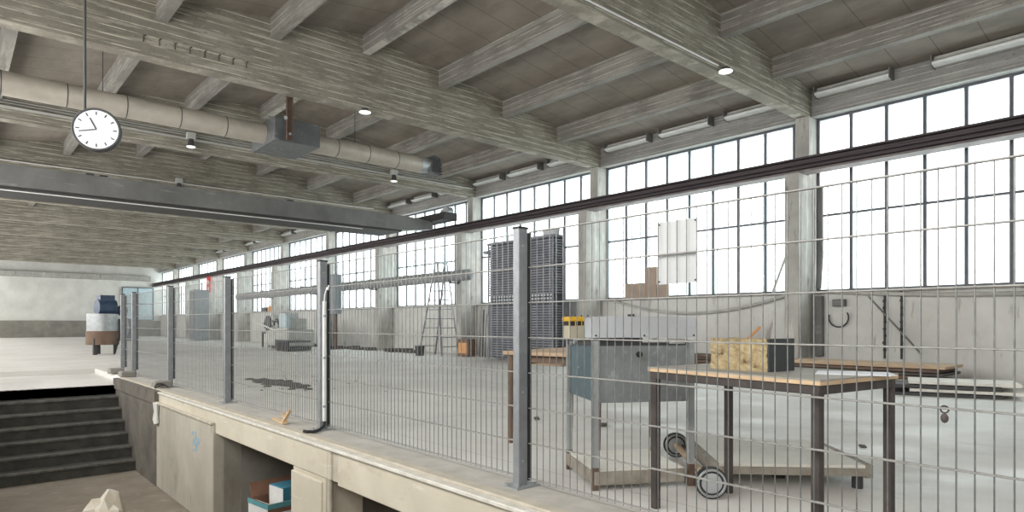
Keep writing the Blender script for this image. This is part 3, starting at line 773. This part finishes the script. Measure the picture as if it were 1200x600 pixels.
tag(MB().tube([(12.19, 5.10, 3.5), (12.19, 5.10, 2.2), (12.1, 5.10, 1.6)], .05, 10).build('downpipe', 'crane', smooth=True), 'grey vertical pipe on the right side of the nearest pillar', 'pipe')
wallbox('switch_box', 'tiny dark switch box on the dado above the galvanised cabinet', (12.11, 9.42, .95), .06, .16, .22, 'machine_dark')
# sagging hoses on the dado
def sag(y0, y1, z0, z1, dz, lb, r=.028, m_='sill', x=12.03):
    pts = []
    for k in range(17):
        f_ = k/16; pts.append((x, y0+(y1-y0)*f_, z0+(z1-z0)*f_-dz*4*f_*(1-f_)))
    tag(MB().tube(pts, r, 8).build('sagging_hose', m_, smooth=True), lb, 'hose')
sag(5.6, 9.9, 1.52, 1.50, .34, 'pale hose sagging along the dado between the first two pillars')
sag(1.2, 4.9, 1.42, 1.54, .06, 'pale hose along the sill right of the nearest pillar', .035)
# cardboard pieces on the sill
o = thing('cardboard_sheet', 'wide grey-brown cardboard sheet standing on the window sill, left of the taller piece', 'cardboard', (12.08, 9.0, 1.545)); MB().box(0, .08, .0, .60, 0, .35).build('sheet', 'cardboard', o)
o = thing('cardboard_box', 'tall brown cardboard piece on the window sill', 'cardboard', (12.08, 8.7, 1.545)); MB().box(0, .1, .0, .29, 0, .70).build('sheet', 'cardboard', o)
o = thing('cardboard_carton', 'low brown carton on the window sill, right of the taller piece', 'cardboard', (12.08, 8.4, 1.545)); MB().box(0, .06, .0, .29, 0, .29).build('sheet', 'cardboard', o)
# leaning pole by pillar 1
tag(MB().bar((12.08, 5.97, 1.56), (12.24, 5.73, 2.40), .07, .04).build('wooden_batten', 'tube'), 'pale slat leaning in the window left of the nearest pillar', 'slat')
t = thing('leaning_spade', 'small orange and yellow handled tool leaning on the dado behind the wool block', 'tool', (11.75, 6.22, .62), .0)
MB().bar((0, .12, 0), (.10, -.12, .27), .09, .05).build('handle', 'orange', t)
MB().bar((0, .12, 0), (-.03, .20, -.25), .13, .05).build('head', 'rust', t)
MB().bar((-.03, .20, -.25), (-.03, .20, -.60), .06, .04).build('shaft', 'rust', t)
# board piles along the wall
def pile(nm, lb, loc, n, ln, wd, rz, mats, th=.05):
    t = thing(nm, lb, 'planks', loc, rz)
    for k in range(n):
        dx = random.uniform(-.05, .05); dy = random.uniform(-.15, .15)
        MB().box(-wd/2+dx, wd/2+dx, -ln/2+dy, ln/2+dy, k*th, k*th+th*.82).build('plank', mats[k % len(mats)], t, bev=.004)
pile('plank_pile', 'large pile of boards by the wall right of the nearest pillar', (10.9, 4.0, 0), 7, 2.4, .9, 0, ['plank_dark', 'plank_dark', 'board_edge', 'plank_dark', 'table_iron', 'plank_dark', 'plank'])
pile('plank_pile', 'dark brown board pile by the wall behind the wool block', (11.3, 7.4, 0), 7, 1.9, .6, 0, ['plank_dark', 'rust', 'plank_dark'])
pile('plank_pile', 'low pile of raw planks on the floor before the slatted rack', (10.45, 10.6, 0), 3, 1.7, .5, 0, ['plank', 'board_edge', 'plank'])
pile('plank_pile', 'white board lying over dark slats at the far right of the floor', (10.1, 2.5, 0), 4, 1.2, .7, .3, ['machine_dark', 'board_white', 'machine_dark', 'board_white'])
# dark vertical ropes
for (y, lb) in ((3.98, 'left one of two dark hanging ropes on the dado at the right'), (3.72, 'right one of two dark hanging ropes on the dado at the right')):
    m_ = MB().rod((12.08, y, .35), (12.08, y, 1.5), .018, 8)
    for k in range(8): m_.ball((12.08, y+random.uniform(-.01,.01), .5+k*.12), .03, 8)
    tag(m_.build('hanging_rope', 'machine_dark', smooth=True), lb, 'rope')
tag(MB().bar((11.98, 4.2, 1.42), (11.98, 3.4, .45), .05, .02).build('diagonal_strap', 'crane'), 'grey diagonal strap on the dado beside the hanging ropes', 'strap')
# clutter at base of pillar 3
t = thing('orange_crate', 'small brown and orange crate at the foot of the third pillar', 'crate', (11.2, 14.6, 0))
MB().box(-.15, .15, -.25, .25, .02, .5).build('body', 'wood_brown', t); MB().box(-.17, -.15, -.2, .2, .1, .4).build('front_panel', 'orange', t)
m_ = MB()
for k in range(46):
    y = 17.2 + random.random()*11; m_.box(11.35-random.random()*.4, 11.45, y, y+random.uniform(.1, .4), 0, random.uniform(.04, .14), Matrix.Rotation(random.uniform(-.3,.3), 4, 'Z'))
tag(m_.build('floor_debris', 'debris'), 'dark rubble strewn along the foot of the window wall', 'rubble', kind='stuff')
t = thing('bucket', 'small dark bucket on the floor under the stepladder', 'bucket', (10.5, 16.0, 0))
MB().rod((0, 0, 0), (0, 0, .30), .12, 16, .15).build('body', 'machine_dark', t, smooth=True); MB().ring((0, 0, .3), .15, .01, 'Z', 18, 5).build('rim', 'galv', t)
t = thing('tool_rack', 'dark upright tools leaning on the wall by the third pillar', 'tools', (11.35, 14.05, 0))
for k in range(4): MB().bar((0, k*.12-.2, 0), (.1, k*.12-.14, 1.1+.12*k), .03, .03).build('handle', 'machine_dark', t)
# raised strip / hump on floor
hp = MB()
for k in range(130):
    hp.ball((3.96+random.gauss(0, .10), 10.0+random.gauss(0, .42), .004), random.uniform(.04, .10), 8, (1, 1, .28))
for k in range(30):
    hp.ball((4.1+random.gauss(0, .5), 9.6+random.gauss(0, .9), .002), random.uniform(.01, .03), 6, (1, 1, .4))
tag(hp.build('floor_grit', 'debris'), 'dark heap of swept grit on the hall floor behind the fence', 'grit', kind='stuff')

# ================================================================== LEFT BACK MACHINE
t = thing('tank_mixer', 'steel tank machine with a dark blue motor at the far left beyond the fence', 'machine', (3.75, 23.2, 0), .2)
MB().rod((-.15, 0, .35), (-.15, 0, 1.25), .42, 24).build('tank', 'galv', t, smooth=True)
MB().rod((-.15, 0, .30), (-.15, 0, .72), .44, 24).build('rust_band', 'wood_brown', t, smooth=True)
MB().rod((-.35, -.1, 1.45), (.15, -.1, 1.45), .24, 18).box(-.3, .1, -.25, .05, 1.62, 1.82).build('motor', 'blue_paint', t, smooth=True)
MB().rod((.15, 0, 1.3), (.5, 0, 1.42), .14, 12).box(.3, .62, -.2, .2, .4, 1.1).build('side_motor', 'blue_paint', t, smooth=True)
for (x, y) in ((-.45, -.25), (.1, -.3), (-.15, .35), (.45, 0)): MB().box(x-.05, x+.05, y-.05, y+.05, 0, .5).build('leg', 'machine_dark', t)
MB().tube([(.35, -.3, 1.35), (.42, -.35, .8), (.28, -.35, .25)], .05, 8).build('hose', 'galv', t)
MB().rod((.2, -.4, 0), (.2, -.4, .26), .14, 12, .08).build('pedestal', 'machine', t)

# ================================================================== LANE THINGS
t = thing('open_carton', 'open brown carton with teal edges holding a blue box, beside the pier', 'carton', (2.68, 6.62, ZL), .12)
CW, CD, CH = .62, .42, .46
MB().box(-.31, .31, -.21, -.20, 0, CH).box(-.31, .31, .20, .21, 0, CH).box(-.31, -.30, -.2, .2, 0, CH).box(.30, .31, -.2, .2, 0, CH).box(-.3, .3, -.2, .2, 0, .01).build('walls', 'carton_brown', t)
build_each(MB().box(-.315, -.31, -.20, .20, .06, CH-.02).box(-.2, .0, -.215, -.21, .1, CH-.1).box(.08, .26, -.215, -.21, .1, CH-.1), 'printed_panel', 'white_paint', t)
MB().box(-.318, .318, -.218, -.208, CH-.05, CH).box(-.318, -.308, -.208, .21, CH-.05, CH).build('teal_border', 'carton_teal', t)
MB().prism([(.20, CH-.01), (.21, CH-.01), (.285, CH+.13), (.275, CH+.135)], 0, -.27, .31).build('flap', 'carton_brown', t)
MB().prism([(-.31, CH-.005), (-.31, CH), (-.20, CH-.05), (-.20, CH-.058)], 1, -.20, .20).build('side_flap', 'white_paint', t)
o = MB().rod((-.32,-.08,.34),(-.316,-.08,.34),.02,10).build('hand_hole', 'machine_dark', t)
t = thing('blue_box', 'blue and white box standing inside the open carton', 'box', (2.66, 6.60, ZL+.012), .12)
MB().box(-.10, .20, -.14, .14, 0, .57).build('body', 'blue_box', t, bev=.004)
MB().box(-.104, -.10, -.14, .14, .02, .56).build('white_side', 'white_paint', t)
# rag hanging from the panel lip
rg = MB(); rg.prism([(9.75, -.16), (9.86, -.14), (9.98, -.15), (9.95, -.27), (9.99, -.38), (9.90, -.44), (9.78, -.42), (9.80, -.30)], 0, 2.150, 2.170)
rg.jitter(.006)
tag(rg.build('hanging_rag', 'white_wall'), 'pale rag hanging from the top of the lane wall', 'rag')
# spray mark
sp = MB()
for k in range(26):
    yy = 8.10+random.gauss(0, .075); zz = -.43+random.gauss(0, .055); r_ = random.uniform(.008, .026)
    sp.rod((2.1845, yy, zz), (2.1835-k*.00003, yy, zz), r_, 10)
o = sp.build('spray_mark', 'spray'); struct(o)
# wood scrap on the ledge
t = thing('wood_scrap', 'torn piece of tan wood lying on the ledge at the fence foot', 'scrap', (2.40, 6.05, .006), 0)
MB().bar((-.03, -.16, .012), (.02, .22, .012), .05, .018).build('splinter', 'wood_edge', t)
MB().bar((-.02, -.10, .02), (.02, -.16, .13), .05, .015).bar((.0, -.12, .02), (-.01, -.05, .10), .03, .012).build('upright_splinter', 'wood_edge', t)
# crumpled sheet bottom left
cs = MB(); rr_ = bmesh.ops.create_icosphere(cs.bm, subdivisions=3, radius=.5)
for v in cs.bm.verts:
    v.co = Vector((v.co.x*(.9-v.co.z*.8)*.7, v.co.y*(.9-v.co.z*.8)*.7, v.co.z*.92+.44)) * (1+random.uniform(-.10, .10))
    v.co.z = max(v.co.z, 0)
t = cs.build('crumpled_sheet', 'cream_sheet', loc=(.95, 5.95, ZL)); tag(t, 'crumpled cream plastic sheet heaped on the lane floor, bottom left', 'sheet')
# small scraps on the hall floor
for (x, y, s_, lb) in ((4.4, 4.6, .04, 'small dark scrap on the hall floor left of the cabinet shelf'), (3.9, 1.9, .05, 'small brown wood chip on the floor beyond the worktable'), (4.6, 3.9, .05, 'flat dark chip on the floor between the cabinet legs'), (5.3, 1.9, .03, 'tiny dark pebble on the open floor behind the worktable')):
    tag(MB().box(-s_*1.6, s_*1.6, -s_*.6, s_*.6, 0, s_*.35).jitter(.006).build('floor_scrap', 'debris', loc=(x, y, 0.0), rotz=random.random()), lb, 'scrap')
